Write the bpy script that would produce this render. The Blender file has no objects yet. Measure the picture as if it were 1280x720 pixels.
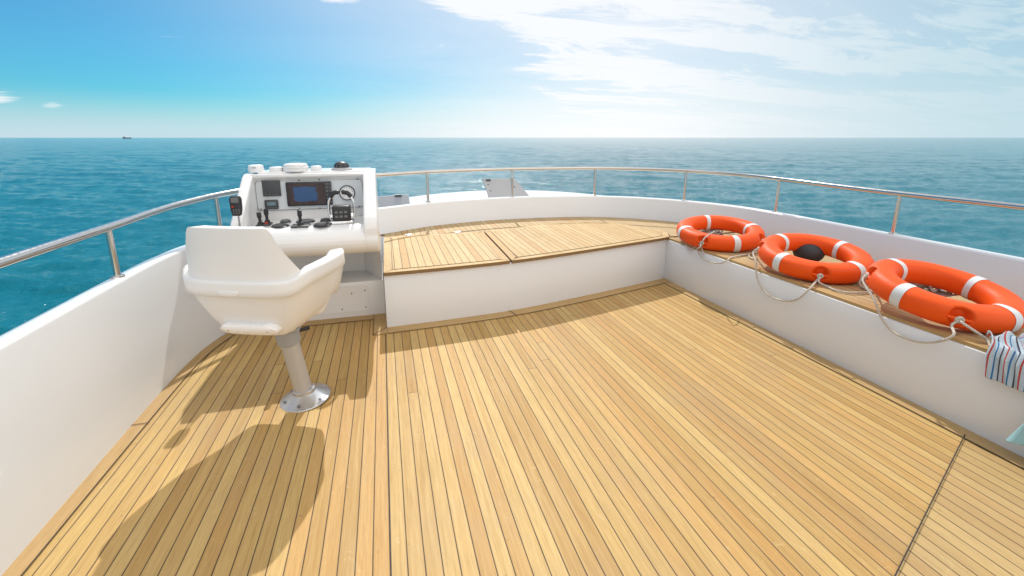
import bpy, bmesh, math, random
from mathutils import Vector, Matrix, Quaternion
random.seed(7)
R = math.radians
S = bpy.context.scene
COL = S.collection
PI = math.pi

# ------------------------------------------------------------------ camera
CAM_H = 1.40
FPX, PPX, PPY, HORIZON = 570.0, 640.0, 300.0, 172.0
PITCH = math.atan((PPY - HORIZON) / FPX)
YAW = math.atan((477.0 - PPX) / FPX * math.cos(PITCH))      # boat axis is +Y
cd = bpy.data.cameras.new('camera')
cam = bpy.data.objects.new('camera', cd)
COL.objects.link(cam)
cam.location = (0, 0, CAM_H)
cam.rotation_euler = (PI / 2 - PITCH, 0, YAW)
cd.sensor_width = 36
cd.lens = FPX / 1280 * 36
cd.shift_y = -(360 - PPY) / 1280
cd.clip_start = 0.05
cd.clip_end = 200000
S.camera = cam


def ray(px, py):                       # survey sight line of the camera, boat coordinates
    x = (px - PPX) / FPX
    y = (PPY - py) / FPX
    d = (x, math.cos(PITCH) + y * math.sin(PITCH), -math.sin(PITCH) + y * math.cos(PITCH))
    c, s = math.cos(YAW), math.sin(YAW)
    return Vector((d[0] * c - d[1] * s, d[0] * s + d[1] * c, d[2]))


def on_z(px, py, z):
    d = ray(px, py); t = (z - CAM_H) / d.z
    return Vector((d.x * t, d.y * t, z))


def on_y(px, py, y):
    d = ray(px, py); t = y / d.y
    return Vector((d.x * t, y, CAM_H + d.z * t))


def on_x(px, py, x):
    d = ray(px, py); t = x / d.x
    return Vector((x, d.y * t, CAM_H + d.z * t))


# ------------------------------------------------------------------ object helpers
def props(o, label=None, cat=None, group=None, kind=None):
    if label: o['label'] = label
    if cat: o['category'] = cat
    if group: o['group'] = group
    if kind: o['kind'] = kind
    return o


def thing(name, label, cat, loc=(0, 0, 0), group=None):
    o = bpy.data.objects.new(name, None)
    o.empty_display_size = 0.1
    COL.objects.link(o)
    o.location = loc
    return props(o, label, cat, group)


def world_loc(o):
    v = Vector((0, 0, 0))
    while o:
        v += o.location
        o = o.parent
    return v


def link(name, me, mat, parent=None, smooth=True):
    o = bpy.data.objects.new(name, me)
    COL.objects.link(o)
    if mat: me.materials.append(mat)
    for p in me.polygons: p.use_smooth = smooth
    if parent: o.parent = parent
    return o


class MB:
    """collects shapes of one part, then links them as one mesh"""
    def __init__(self):
        self.bm = bmesh.new()
        self.uv = self.bm.loops.layers.uv.new('UVMap')

    def face(self, vs, uvs=None):
        try:
            f = self.bm.faces.new(vs)
        except ValueError:
            return None
        if uvs:
            for l, u in zip(f.loops, uvs): l[self.uv].uv = u
        return f

    def box(self, x0, x1, y0, y1, z0, z1, bevel=0, seg=2, rot=None, piv=None):
        r = bmesh.ops.create_cube(self.bm, size=1)
        vs = r['verts']
        for v in vs:
            v.co = Vector(((x0 + x1) / 2 + v.co.x * (x1 - x0), (y0 + y1) / 2 + v.co.y * (y1 - y0), (z0 + z1) / 2 + v.co.z * (z1 - z0)))
        if rot is not None:
            piv = Vector(piv)
            for v in vs: v.co = piv + rot @ (v.co - piv)
        if bevel:
            es = list({e for v in vs for e in v.link_edges})
            bmesh.ops.bevel(self.bm, geom=es, offset=bevel, segments=seg, profile=0.5, affect='EDGES', clamp_overlap=True)
        return self

    def prism(self, poly, z0, z1, axis='z', bevel=0, seg=2, at=None):
        """poly in the plane across the axis; 'z': (x,y) 'x': (y,z) 'y': (x,z)"""
        def P(a, b, c):
            return {'z': (a, b, c), 'x': (c, a, b), 'y': (a, c, b)}[axis]
        lo = [self.bm.verts.new(P(a, b, z0)) for a, b in poly]
        hi = [self.bm.verts.new(P(a, b, z1)) for a, b in poly]
        n = len(poly)
        fs = [self.face(list(reversed(lo))), self.face(hi)]
        for i in range(n):
            fs.append(self.face([lo[i], lo[(i + 1) % n], hi[(i + 1) % n], hi[i]]))
        fs = [f for f in fs if f]
        bmesh.ops.recalc_face_normals(self.bm, faces=fs)
        if bevel:
            es = list({e for f in fs for e in f.edges})
            bmesh.ops.bevel(self.bm, geom=es, offset=bevel, segments=seg, profile=0.5, affect='EDGES', clamp_overlap=True)
        return self

    def lathe(self, prof, c=(0, 0, 0), n=32, axis=None):
        q = Quaternion()
        if axis is not None: q = Vector((0, 0, 1)).rotation_difference(Vector(axis))
        c = Vector(c)
        rings = []
        for r, z in prof:
            if r < 1e-6:
                rings.append([self.bm.verts.new(c + q @ Vector((0, 0, z)))])
            else:
                rings.append([self.bm.verts.new(c + q @ Vector((r * math.cos(2 * PI * k / n), r * math.sin(2 * PI * k / n), z))) for k in range(n)])
        for a, b in zip(rings, rings[1:]):
            for k in range(n):
                k2 = (k + 1) % n
                if len(a) == 1 and len(b) == 1: continue
                if len(a) == 1: self.face([a[0], b[k2], b[k]][::-1])
                elif len(b) == 1: self.face([a[k], a[k2], b[0]])
                else: self.face([a[k], a[k2], b[k2], b[k]])
        return self

    def tube(self, pts, r, n=12, cyc=False, caps=True):
        pts = [Vector(p) for p in pts]
        m = len(pts)
        T = []
        for i in range(m):
            a = pts[(i - 1) % m] if (cyc or i > 0) else pts[i]
            b = pts[(i + 1) % m] if (cyc or i < m - 1) else pts[i]
            T.append((b - a).normalized())
        up = Vector((0, 0, 1)) if abs(T[0].z) < 0.9 else Vector((1, 0, 0))
        N = (up - T[0] * up.dot(T[0])).normalized()
        rings = []
        L = 0
        lens = []
        for i in range(m):
            if i:
                L += (pts[i] - pts[i - 1]).length
                N = (T[i - 1].rotation_difference(T[i])) @ N
                N = (N - T[i] * N.dot(T[i])).normalized()
            lens.append(L)
            B = T[i].cross(N)
            rr = r[i] if isinstance(r, (list, tuple)) else r
            rings.append([self.bm.verts.new(pts[i] + (N * math.cos(2 * PI * k / n) + B * math.sin(2 * PI * k / n)) * rr) for k in range(n)])
        rng = range(m) if cyc else range(m - 1)
        for i in rng:
            a, b = rings[i], rings[(i + 1) % m]
            for k in range(n):
                k2 = (k + 1) % n
                l2 = lens[i + 1] if i + 1 < m else lens[i] + 0.05
                self.face([a[k], a[k2], b[k2], b[k]], [(lens[i], k / n), (lens[i], (k + 1) / n), (l2, (k + 1) / n), (l2, k / n)])
        if caps and not cyc:
            self.face(list(reversed(rings[0]))); self.face(rings[-1])
        return self

    def sheet(self, poly, z, along='y'):
        vs = [self.bm.verts.new((p[0], p[1], z if len(p) < 3 else p[2])) for p in poly]
        uv = [((p[1], p[0]) if along == 'y' else (p[0], p[1])) for p in poly]
        f = self.face(vs, uv)
        if f and f.normal.z < 0: pass
        return self

    def build(self, name, mat, parent=None, smooth=False, local=False, subsurf=0, auto=35):
        bm = self.bm
        if parent and not local:
            off = world_loc(parent)
            for v in bm.verts: v.co -= off
        me = bpy.data.meshes.new(name)
        bm.normal_update()
        bm.to_mesh(me)
        bm.free()
        o = link(name, me, mat, parent, smooth)
        if smooth and auto:
            me.set_sharp_from_angle(angle=R(auto))
        if subsurf:
            m = o.modifiers.new('Subdivision', 'SUBSURF')
            m.levels = m.render_levels = subsurf
        return o


def catmull(pts, n=8, cyc=False):
    pts = [Vector(p) for p in pts]
    out = []
    m = len(pts)
    rng = range(m) if cyc else range(m - 1)
    for i in rng:
        p1, p2 = pts[i], pts[(i + 1) % m]
        p0 = pts[(i - 1) % m] if (cyc or i > 0) else p1 * 2 - p2
        p3 = pts[(i + 2) % m] if (cyc or i + 2 < m) else p2 * 2 - p1
        for k in range(n):
            t = k / n
            out.append(0.5 * ((2 * p1) + (p2 - p0) * t + (2 * p0 - 5 * p1 + 4 * p2 - p3) * t * t + (3 * p1 - p0 - 3 * p2 + p3) * t ** 3))
    if not cyc: out.append(pts[-1])
    return out


def sstep(a, b, x):
    t = max(0, min(1, (x - a) / (b - a)))
    return t * t * (3 - 2 * t)


# ------------------------------------------------------------------ materials
class NT:
    def __init__(self, name):
        self.m = bpy.data.materials.new(name)
        self.m.use_nodes = True
        self.t = self.m.node_tree
        self.b = self.t.nodes['Principled BSDF']

    def n(self, kind, **kw):
        nd = self.t.nodes.new(kind)
        for k, v in kw.items():
            if k in ('operation', 'blend_type', 'data_type', 'noise_dimensions', 'interpolation_type', 'feature', 'wave_type', 'bands_direction', 'noise_type'):
                setattr(nd, k, v)
        return nd

    def put(self, sock, v):
        if hasattr(v, 'is_output') or isinstance(v, bpy.types.NodeSocket): self.t.links.new(v, sock)
        else: sock.default_value = v

    def math(self, op, a, b=None, c=None, clamp=False):
        nd = self.n('ShaderNodeMath', operation=op)
        nd.use_clamp = clamp
        for i, v in enumerate((a, b, c)):
            if v is not None: self.put(nd.inputs[i], v)
        return nd.outputs[0]

    def mix(self, f, a, b, blend='MIX'):
        nd = self.n('ShaderNodeMix', data_type='RGBA', blend_type=blend)
        self.put(nd.inputs[0], f); self.put(nd.inputs[6], a); self.put(nd.inputs[7], b)
        return nd.outputs[2]

    def noise(self, vec, scale, detail=4, rough=0.5, dist=0.0):
        nd = self.n('ShaderNodeTexNoise')
        self.put(nd.inputs['Vector'], vec)
        nd.inputs['Scale'].default_value = scale
        nd.inputs['Detail'].default_value = detail
        nd.inputs['Roughness'].default_value = rough
        nd.inputs['Distortion'].default_value = dist
        return nd.outputs['Fac']

    def vec(self, x, y, z=0.0):
        nd = self.n('ShaderNodeCombineXYZ')
        for i, v in enumerate((x, y, z)): self.put(nd.inputs[i], v)
        return nd.outputs[0]

    def sep(self, v):
        nd = self.n('ShaderNodeSeparateXYZ'); self.put(nd.inputs[0], v)
        return nd.outputs

    def remap(self, v, a, b, c=0.0, d=1.0, smooth=False):
        nd = self.n('ShaderNodeMapRange')
        if smooth: nd.interpolation_type = 'SMOOTHSTEP'
        for i, x in enumerate((v, a, b, c, d)): self.put(nd.inputs[i], x)
        return nd.outputs[0]

    def white(self, vec):
        nd = self.n('ShaderNodeTexWhiteNoise'); self.put(nd.inputs['Vector'], vec)
        return nd.outputs['Value']

    def coord(self, which='Object'):
        return self.n('ShaderNodeTexCoord').outputs[which]

    def bump(self, h, strength=0.3, dist=0.01):
        nd = self.n('ShaderNodeBump')
        nd.inputs['Strength'].default_value = strength
        nd.inputs['Distance'].default_value = dist
        self.put(nd.inputs['Height'], h)
        self.t.links.new(nd.outputs[0], self.b.inputs['Normal'])

    def set(self, **kw):
        for k, v in kw.items(): self.put(self.b.inputs[k.replace('_', ' ')], v)
        return self


def col(r, g, b): return (r, g, b, 1)


def teak(name, w=0.0565, caulk=0.0035, light=(.59, .41, .158), dark=(.375, .21, .060), grey=0.0, off=0.0, strip=False):
    k = NT(name)
    u, v, _ = k.sep(k.coord('UV'))
    q = k.math('DIVIDE', k.math('ADD', v, off), w)
    pid = k.math('FLOOR', q)
    fr = k.math('SUBTRACT', q, pid)
    r1 = k.white(k.vec(pid, 3.7 + off, 1.0))
    seg = k.math('FLOOR', k.math('DIVIDE', k.math('ADD', u, k.math('MULTIPLY', r1, 7.0)), 9.0))
    useg = k.math('SUBTRACT', k.math('DIVIDE', k.math('ADD', u, k.math('MULTIPLY', r1, 7.0)), 9.0), seg)
    r2 = k.white(k.vec(pid, seg, 5.3 + off))
    r3 = k.white(k.vec(pid, seg, 9.1 + off))
    gv = k.vec(k.math('ADD', k.math('MULTIPLY', u, 1.3), k.math('MULTIPLY', r2, 31.0)), k.math('MULTIPLY', v, 42.0), k.math('MULTIPLY', r3, 20.0))
    grain = k.noise(gv, 1.6, 6, 0.62, 0.6)
    fine = k.noise(k.vec(k.math('MULTIPLY', u, 9.0), k.math('MULTIPLY', v, 190.0), r2), 1.0, 3, 0.6)
    blot = k.noise(k.vec(u, v, r3), 2.3, 5, 0.6)
    tone = k.math('ADD', k.math('MULTIPLY', r2, 0.56), k.math('MULTIPLY', grain, 0.95))
    tone = k.remap(tone, 0.30, 1.20)
    tone = k.math('POWER', tone, 1.2)
    c = k.mix(tone, col(*light), col(*dark))
    red = k.math('MULTIPLY', k.remap(r3, 0.72, 1.0), 0.5)
    c = k.mix(red, c, col(.50, .255, .075))
    if grey: c = k.mix(grey, c, col(.45, .34, .18))
    c = k.mix(k.remap(fine, 0.46, 0.74, 0.0, 0.50), c, col(.30, .165, .055))
    c = k.mix(k.remap(blot, 0.45, 0.8, 0.0, 0.45), c, col(.43, .29, .14))
    stain = k.noise(k.vec(u, k.math('MULTIPLY', v, 1.6), 7.0), 1.1, 6, 0.68)
    c = k.mix(k.remap(stain, 0.50, 0.72, 0.0, 0.40), c, col(.36, .255, .145))
    scuff = k.noise(k.vec(k.math('MULTIPLY', u, 0.8), v, 4.0), 14, 5, 0.75, 1.5)
    c = k.mix(k.remap(scuff, 0.60, 0.70, 0.0, 0.30), c, col(.64, .50, .27))
    spots = k.noise(k.vec(u, v, 2.0), 38, 2, 0.5)
    c = k.mix(k.remap(spots, 0.71, 0.78, 0.0, 0.55), c, col(.20, .11, .045))
    h = k.math('MULTIPLY', fine, 0.18)
    if not strip:
        wob = k.math('MULTIPLY', k.math('SUBTRACT', k.noise(k.vec(k.math('MULTIPLY', u, 2.0), pid, 0.0), 3.0, 2), 0.5), 0.03)
        e = k.math('ABSOLUTE', k.math('SUBTRACT', k.math('ADD', fr, wob), 0.5))
        half = 0.5 - caulk / w / 2
        line = k.remap(e, half - 0.012, half + 0.012)
        butt = k.math('LESS_THAN', useg, 0.0004)
        line = k.math('MAXIMUM', line, k.math('MULTIPLY', butt, 0.85))
        edge = k.remap(e, half - 0.10, half, 0.0, 0.22)
        c = k.mix(edge, c, col(.30, .19, .08))
        c = k.mix(line, c, col(.040, .027, .019))
        h = k.math('SUBTRACT', h, line)
    k.set(Base_Color=c, Roughness=k.remap(grain, 0.2, 0.8, 0.50, 0.68))
    k.b.inputs['Specular IOR Level'].default_value = 0.32
    k.bump(h, 0.35, 0.0025)
    return k.m


def paint(name, c=(.80, .80, .80), rough=0.32, var=0.03, coat=0.0, scale=3.0, dirt=(.60, .55, .47)):
    k = NT(name)
    o = k.coord('Object')
    a = k.noise(o, scale * 0.7, 3, 0.5)
    grime = k.noise(o, 9.0, 6, 0.65)
    cc = k.mix(k.remap(a, 0.25, 0.75, 0.0, var * 1.5, True), col(*c), col(*[x * y / .8 for x, y in zip(c, dirt)]))
    cc = k.mix(k.remap(grime, 0.56, 0.80, 0.0, var * 2.0, True), cc, col(*[x * y / .9 for x, y in zip(c, dirt)]))
    k.set(Base_Color=cc, Roughness=rough)
    k.b.inputs['Coat Weight'].default_value = coat
    return k.m


def plain(name, c, rough=0.5, metal=0.0, var=0.25, scale=30):
    k = NT(name)
    a = k.noise(k.coord('Object'), scale, 4, 0.6)
    k.set(Base_Color=k.mix(k.remap(a, 0.3, 0.75, 0, var), col(*c), col(*[x * 0.6 for x in c])),
          Roughness=k.remap(a, 0.3, 0.7, max(0.02, rough - 0.05), rough + 0.07), Metallic=metal)
    return k.m


M = {}
M['deck'] = teak('teak_deck')
M['deck_aft'] = teak('teak_deck_aft', grey=0.35, off=0.013)
M['lid'] = teak('teak_lid', w=0.058, light=(.64, .47, .24), dark=(.52, .345, .145), off=0.021)
M['seat_teak'] = teak('teak_seat', w=0.062, light=(.56, .42, .23), dark=(.45, .31, .145), off=0.04)
M['margin'] = teak('teak_margin', w=0.21, strip=True, light=(.53, .36, .165), dark=(.42, .26, .10))
M['lid_margin'] = teak('teak_lid_margin', w=0.21, strip=True, light=(.63, .465, .235), dark=(.52, .345, .145))
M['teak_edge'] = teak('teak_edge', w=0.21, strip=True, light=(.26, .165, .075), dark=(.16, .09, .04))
M['caulk'] = plain('caulk', (.035, .027, .022), 0.7)
M['white'] = paint('white_gelcoat', (.78, .80, .825), 0.28, 0.035, coat=0.25, scale=1.7)
M['console'] = paint('console_gelcoat', (.80, .80, .80), 0.25, 0.02, coat=0.3)
M['panel'] = paint('instrument_panel', (.66, .70, .73), 0.4, 0.02)
M['seat'] = paint('chair_plastic', (.81, .805, .80), 0.42, 0.035, scale=4)
M['plate'] = plain('white_plate', (.88, .88, .88), 0.25, var=0.05)
M['steel'] = plain('stainless_steel', (.62, .60, .57), 0.14, 1.0, var=0.12, scale=60)
M['chrome'] = plain('chrome', (.75, .75, .76), 0.08, 1.0, var=0.1)
M['alu'] = plain('brushed_aluminium', (.58, .585, .60), 0.30, 0.85, var=0.12)
M['post'] = plain('post_paint', (.50, .485, .465), 0.38, 0.25, var=0.1)
M['collar'] = plain('collar_grey', (.36, .37, .38), 0.45, 0.2, var=0.15)
M['black'] = plain('black_plastic', (.022, .023, .026), 0.38, var=0.4)
M['dark'] = plain('dark_grey_plastic', (.055, .058, .064), 0.42, var=0.3)
M['greydial'] = plain('grey_dial', (.15, .155, .16), 0.4, var=0.3)
M['screen_frame'] = plain('screen_bezel', (.03, .03, .035), 0.25, var=0.2)
M['red'] = plain('red_button', (.55, .03, .01), 0.4)
M['lcd'] = plain('lcd', (.16, .24, .29), 0.2)
M['hatchgrey'] = paint('hatch_grey', (.42, .42, .43), 0.5, 0.03)
M['hatchdark'] = paint('hatch_dark', (.30, .32, .36), 0.5, 0.03)


def rope_mat(name, a, b, twist=70):
    k = NT(name)
    u, v, _ = k.sep(k.coord('UV'))
    s = k.math('SINE', k.math('MULTIPLY', k.math('ADD', k.math('MULTIPLY', u, twist), k.math('MULTIPLY', v, 3.0)), 6.283))
    nz = k.noise(k.coord('Object'), 60, 3)
    c = k.mix(k.remap(s, -1, 1, 0.0, 0.8), col(*a), col(*b))
    c = k.mix(k.remap(nz, 0.45, 0.75, 0, 0.5), c, col(*[x * .7 for x in b]))
    k.set(Base_Color=c, Roughness=0.85)
    k.bump(s, 0.5, 0.002)
    return k.m


M['rope'] = rope_mat('white_rope', (.68, .63, .55), (.48, .43, .36))
M['greyrope'] = rope_mat('grey_rope', (.60, .59, .56), (.36, .36, .34), 60)


def ring_mat():
    k = NT('orange_ring')
    o = k.coord('Object')
    a = k.noise(o, 6, 5, 0.6)
    b = k.noise(o, 120, 3, 0.6)
    c = k.mix(k.remap(a, 0.4, 0.8, 0, 0.35), col(.85, .092, .004), col(.72, .065, .003))
    scuff = k.noise(o, 22, 6, 0.7)
    c = k.mix(k.remap(scuff, 0.66, 0.80, 0, 0.35), c, col(.86, .22, .08))
    k.set(Base_Color=c, Roughness=k.remap(a, 0.3, 0.7, 0.42, 0.55))
    k.b.inputs['Specular IOR Level'].default_value = 0.28
    k.bump(k.math('ADD', b, k.math('MULTIPLY', a, 2.0)), 0.15, 0.004)
    return k.m


M['orange'] = ring_mat()
M['band'] = plain('reflective_band', (.70, .72, .73), 0.38, var=0.15, scale=80)
M['fender'] = plain('fender_rubber', (.035, .037, .043), 0.6, var=0.4)


def screen_mat():
    k = NT('chart_screen')
    u, v, _ = k.sep(k.coord('UV'))
    n1 = k.noise(k.vec(u, v, 0), 5.0, 5, 0.6)
    du = k.math('SUBTRACT', u, 0.47); dv = k.math('SUBTRACT', v, 0.50)
    d = k.math('MAXIMUM', k.math('MULTIPLY', k.math('ABSOLUTE', du), 2.0), k.math('MULTIPLY', k.math('ABSOLUTE', dv), 1.7))
    blob = k.remap(k.math('ADD', d, k.math('MULTIPLY', k.math('SUBTRACT', n1, 0.5), 0.5)), 0.62, 0.56)
    fleck = k.remap(k.noise(k.vec(u, v, 3), 34, 3), 0.58, 0.62)
    c = k.mix(blob, col(.016, .004, .006), col(.010, .045, .125))
    rim = k.remap(d, 0.9, 0.75)
    c = k.mix(k.math('MULTIPLY', fleck, k.math('MULTIPLY', rim, k.math('SUBTRACT', 0.32, k.math('MULTIPLY', blob, 0.3)))), c, col(.25, .22, .16))
    k.set(Base_Color=c, Roughness=0.25, Emission_Color=c, Emission_Strength=0.4)
    return k.m


M['screen'] = screen_mat()


def towel_mat():
    k = NT('striped_towel')
    u, v, _ = k.sep(k.coord('UV'))
    q = k.math('DIVIDE', u, 0.019)
    i = k.math('FLOOR', q)
    f = k.math('SUBTRACT', q, i)
    m3 = k.math('MODULO', i, 3.0)
    stripe = k.remap(k.math('ABSOLUTE', k.math('SUBTRACT', f, 0.5)), 0.165, 0.125)
    c0 = k.mix(k.math('GREATER_THAN', m3, 0.5), col(.42, .05, .04), col(.03, .15, .34))
    c0 = k.mix(k.math('GREATER_THAN', m3, 1.5), c0, col(.06, .05, .07))
    nz = k.noise(k.coord('Object'), 160, 3)
    base = k.mix(nz, col(.36, .45, .51), col(.50, .57, .62))
    k.set(Base_Color=k.mix(stripe, base, c0), Roughness=0.95)
    k.bump(nz, 0.6, 0.003)
    return k.m


M['towel'] = towel_mat()


def cloth_mat(name, c):
    k = NT(name)
    nz = k.noise(k.coord('Object'), 150, 3)
    k.set(Base_Color=k.mix(nz, col(*c), col(*[x * .75 for x in c])), Roughness=0.95)
    k.bump(nz, 0.6, 0.003)
    return k.m


M['bluecloth'] = cloth_mat('blue_cloth', (.36, .62, .68))


def sea_mat():
    k = NT('sea_water')
    o = k.coord('Object')
    x, y, _ = k.sep(o)
    p = k.vec(x, y, 0)
    rotv = k.n('ShaderNodeMapping')
    k.put(rotv.inputs['Vector'], p)
    rotv.inputs['Rotation'].default_value = (0, 0, R(24))
    rotv.inputs['Scale'].default_value = (0.55, 1.0, 1.0)
    w = rotv.outputs[0]
    n1 = k.noise(w, 0.5, 3, 0.55, 0.3)
    n2 = k.noise(w, 1.7, 4, 0.6, 0.5)
    n3 = k.noise(w, 5.5, 4, 0.62, 0.4)
    h = k.math('ADD', k.math('ADD', k.math('MULTIPLY', n1, 0.34), k.math('MULTIPLY', n2, 0.30)), k.math('MULTIPLY', n3, 0.13))
    patch = k.noise(w, 0.018, 4, 0.55)
    c = k.mix(k.remap(patch, 0.35, 0.7), col(.0001, .128, .180), col(.0001, .158, .212))
    k.set(Base_Color=c, Roughness=0.12, IOR=1.333)
    k.b.inputs['Specular IOR Level'].default_value = 0.42
    k.bump(h, 0.62, 0.9)
    return k.m


M['sea'] = sea_mat()

# ------------------------------------------------------------------ light
SUNV = Vector((0.12, 0.94, 1.0)).normalized()
sl = bpy.data.lights.new('sun', 'SUN')
sl.energy = 2.95
sl.angle = R(0.53)
sl.color = (1.0, 0.955, 0.885)
so = bpy.data.objects.new('sun', sl)
COL.objects.link(so)
so.rotation_euler = SUNV.to_track_quat('Z', 'Y').to_euler()
so.location = (2, 6, 12)

wd = bpy.data.worlds.new('World')
S.world = wd
wd.use_nodes = True


class WT(NT):
    def __init__(self, t):
        self.t = t


k = WT(wd.node_tree)
bg = k.t.nodes['Background']
sky = k.n('ShaderNodeTexSky')
sky.sky_type = 'NISHITA'
sky.sun_disc = False
sky.sun_elevation = math.asin(SUNV.z)
sky.sun_rotation = math.atan2(SUNV.x, SUNV.y)
sky.altitude = 5
sky.air_density = 1.0
sky.dust_density = 0.4
sky.ozone_density = 2.2
dirv = k.coord('Generated')
dx, dy, dz = k.sep(dirv)
zz = k.math('ADD', k.math('MAXIMUM', dz, 0.0), 0.10)
# the camera's own frame is not used: right = starboard-forward compass bearing of the cloud bank
cu = k.math('DIVIDE', dx, zz)
cv = k.math('DIVIDE', dy, zz)
rx, ry = math.cos(R(-15.6)), math.sin(R(-15.6))
bu = k.math('ADD', k.math('MULTIPLY', dx, rx), k.math('MULTIPLY', dy, ry))      # bearing across the bow, + to starboard
mp = k.n('ShaderNodeMapping')
k.put(mp.inputs['Vector'], k.vec(cu, cv, 0))
mp.inputs['Rotation'].default_value = (0, 0, R(-38))
mp.inputs['Scale'].default_value = (0.36, 1.0, 1)
cw = mp.outputs[0]
c1 = k.noise(cw, 0.95, 9, 0.62, 0.6)
c2 = k.noise(cw, 3.3, 8, 0.68, 1.0)
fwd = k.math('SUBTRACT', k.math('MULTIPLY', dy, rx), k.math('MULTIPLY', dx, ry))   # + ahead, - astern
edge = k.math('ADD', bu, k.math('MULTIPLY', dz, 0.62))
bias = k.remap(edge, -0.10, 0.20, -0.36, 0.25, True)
astern = k.remap(fwd, 0.42, -0.05, 0.0, 1.0, True)  # mask for unseen clouds behind and overhead, added to fill shaded faces
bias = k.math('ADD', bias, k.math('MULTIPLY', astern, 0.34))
fw = k.math('MAXIMUM', fwd, 0.05)
ta, te = k.math('DIVIDE', bu, fw), k.math('DIVIDE', dz, fw)
puffs = None
for a0, e0, wa, we in ((-.345, .272, .075, .028), (-.144, .190, .022, .020), (-1.09, .082, .060, .022), (-.97, .068, .03, .010), (-.10, .270, .13, .05)):
    qx = k.math('DIVIDE', k.math('SUBTRACT', ta, a0), wa); qy = k.math('DIVIDE', k.math('SUBTRACT', te, e0), we)
    g_ = k.math('MULTIPLY', k.math('POWER', 2.718, k.math('MULTIPLY', k.math('ADD', k.math('MULTIPLY', qx, qx), k.math('MULTIPLY', qy, qy)), -1.0)), 0.42)
    puffs = g_ if puffs is None else k.math('MAXIMUM', puffs, g_)
noisy = k.math('ADD', k.math('MULTIPLY', k.math('SUBTRACT', c1, 0.5), 1.5), k.math('MULTIPLY', k.math('SUBTRACT', c2, 0.5), 1.05))
dens = k.math('ADD', k.math('ADD', k.math('ADD', noisy, 0.575), bias), puffs)
cl = k.remap(dens, 0.42, 0.92, 0.0, 1.0, True)
veil = k.math('MULTIPLY', k.remap(edge, -0.62, 0.34, 0.03, 0.84, True), k.remap(c1, 0.3, 0.6, 0.8, 1.0))
cl = k.math('MAXIMUM', cl, veil)
hz = k.remap(dz, 0.0, k.remap(bu, -0.4, 0.1, 0.085, 0.15), k.remap(bu, -0.45, 0.0, 0.80, 0.90), 0.0, True)
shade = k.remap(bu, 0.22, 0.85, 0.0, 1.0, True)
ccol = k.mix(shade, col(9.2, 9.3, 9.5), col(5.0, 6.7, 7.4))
ccol = k.mix(astern, ccol, col(13.5, 13.0, 12.4))  # added clouds astern made extra bright to lift the shade on aft-facing surfaces
hcol = k.mix(k.remap(bu, -0.45, 0.10, 0, 1, True), col(6.0, 7.2, 8.2), ccol)
skyc = k.mix(1.0, sky.outputs[0], col(0.18, 0.67, 0.86), 'MULTIPLY')
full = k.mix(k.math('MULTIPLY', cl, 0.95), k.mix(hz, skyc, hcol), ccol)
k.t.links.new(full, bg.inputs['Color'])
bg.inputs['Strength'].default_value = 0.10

S.view_settings.view_transform = 'Standard'
S.view_settings.look = 'None'
S.view_settings.exposure = 0.12
S.view_settings.gamma = 1
S.view_settings.use_curve_mapping = False

# ------------------------------------------------------------------ sea
SEA_Z = -4.6


def build_sea():
    import numpy as np
    rnd = random.Random(3)
    # radial rows: fine to 2.5 km, then coarse to the horizon; angular density is higher ahead of the boat
    rad = np.concatenate([2.5 * (900 / 2.5) ** (np.arange(500) / 500), 900 * (70000 / 900) ** (np.arange(30) / 29)])
    yaw_c = PI / 2 + YAW
    ahead = np.linspace(yaw_c - R(58), yaw_c + R(58), 600, endpoint=False)
    rest = np.linspace(yaw_c + R(58), yaw_c + 2 * PI - R(58), 90, endpoint=False)
    ang = np.concatenate([ahead, rest])
    A_, R_ = np.meshgrid(ang, rad)
    X, Y = R_ * np.cos(A_), R_ * np.sin(A_)
    Z = np.zeros_like(X)
    for L, spread, n, amp in ((23, 20, 2, .055), (13, 28, 3, .040), (7.5, 35, 4, .034), (4.4, 42, 5, .026), (2.7, 48, 6, .019), (1.7, 55, 6, .013), (1.05, 60, 6, .008)):
        for _ in range(n):
            d = R(74 + rnd.uniform(-spread, spread)); kk = 2 * PI / (L * rnd.uniform(.8, 1.25)); ph = rnd.uniform(0, 6.28)
            fade = 1 / (1 + (R_ / (L * 34 + 12)) ** 3)
            w = np.sin(kk * (X * math.cos(d) + Y * math.sin(d)) + ph)
            Z += amp * fade * (1 - 1.6 * np.abs(w) ** 1.0 + .5 * w)
    m, n = X.shape
    co = np.stack([X, Y, SEA_Z + Z], -1).reshape(-1, 3)
    i0 = np.arange(m - 1)[:, None] * n; j0 = np.arange(n)[None, :]; j1 = (j0 + 1) % n
    f = np.stack([i0 + j0, i0 + n + j0, i0 + n + j1, i0 + j1], -1).reshape(-1, 4)
    me = bpy.data.meshes.new('sea')
    me.vertices.add(len(co)); me.vertices.foreach_set('co', co.ravel())
    me.loops.add(f.size); me.loops.foreach_set('vertex_index', f.ravel().astype(np.int32))
    me.polygons.add(len(f)); me.polygons.foreach_set('loop_start', np.arange(0, f.size, 4, dtype=np.int32))
    me.update(calc_edges=True); me.validate()
    o = link('sea', me, M['sea'])
    if me.polygons[0].normal.z < 0: me.flip_normals()
    props(o, kind='structure')


build_sea()

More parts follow.
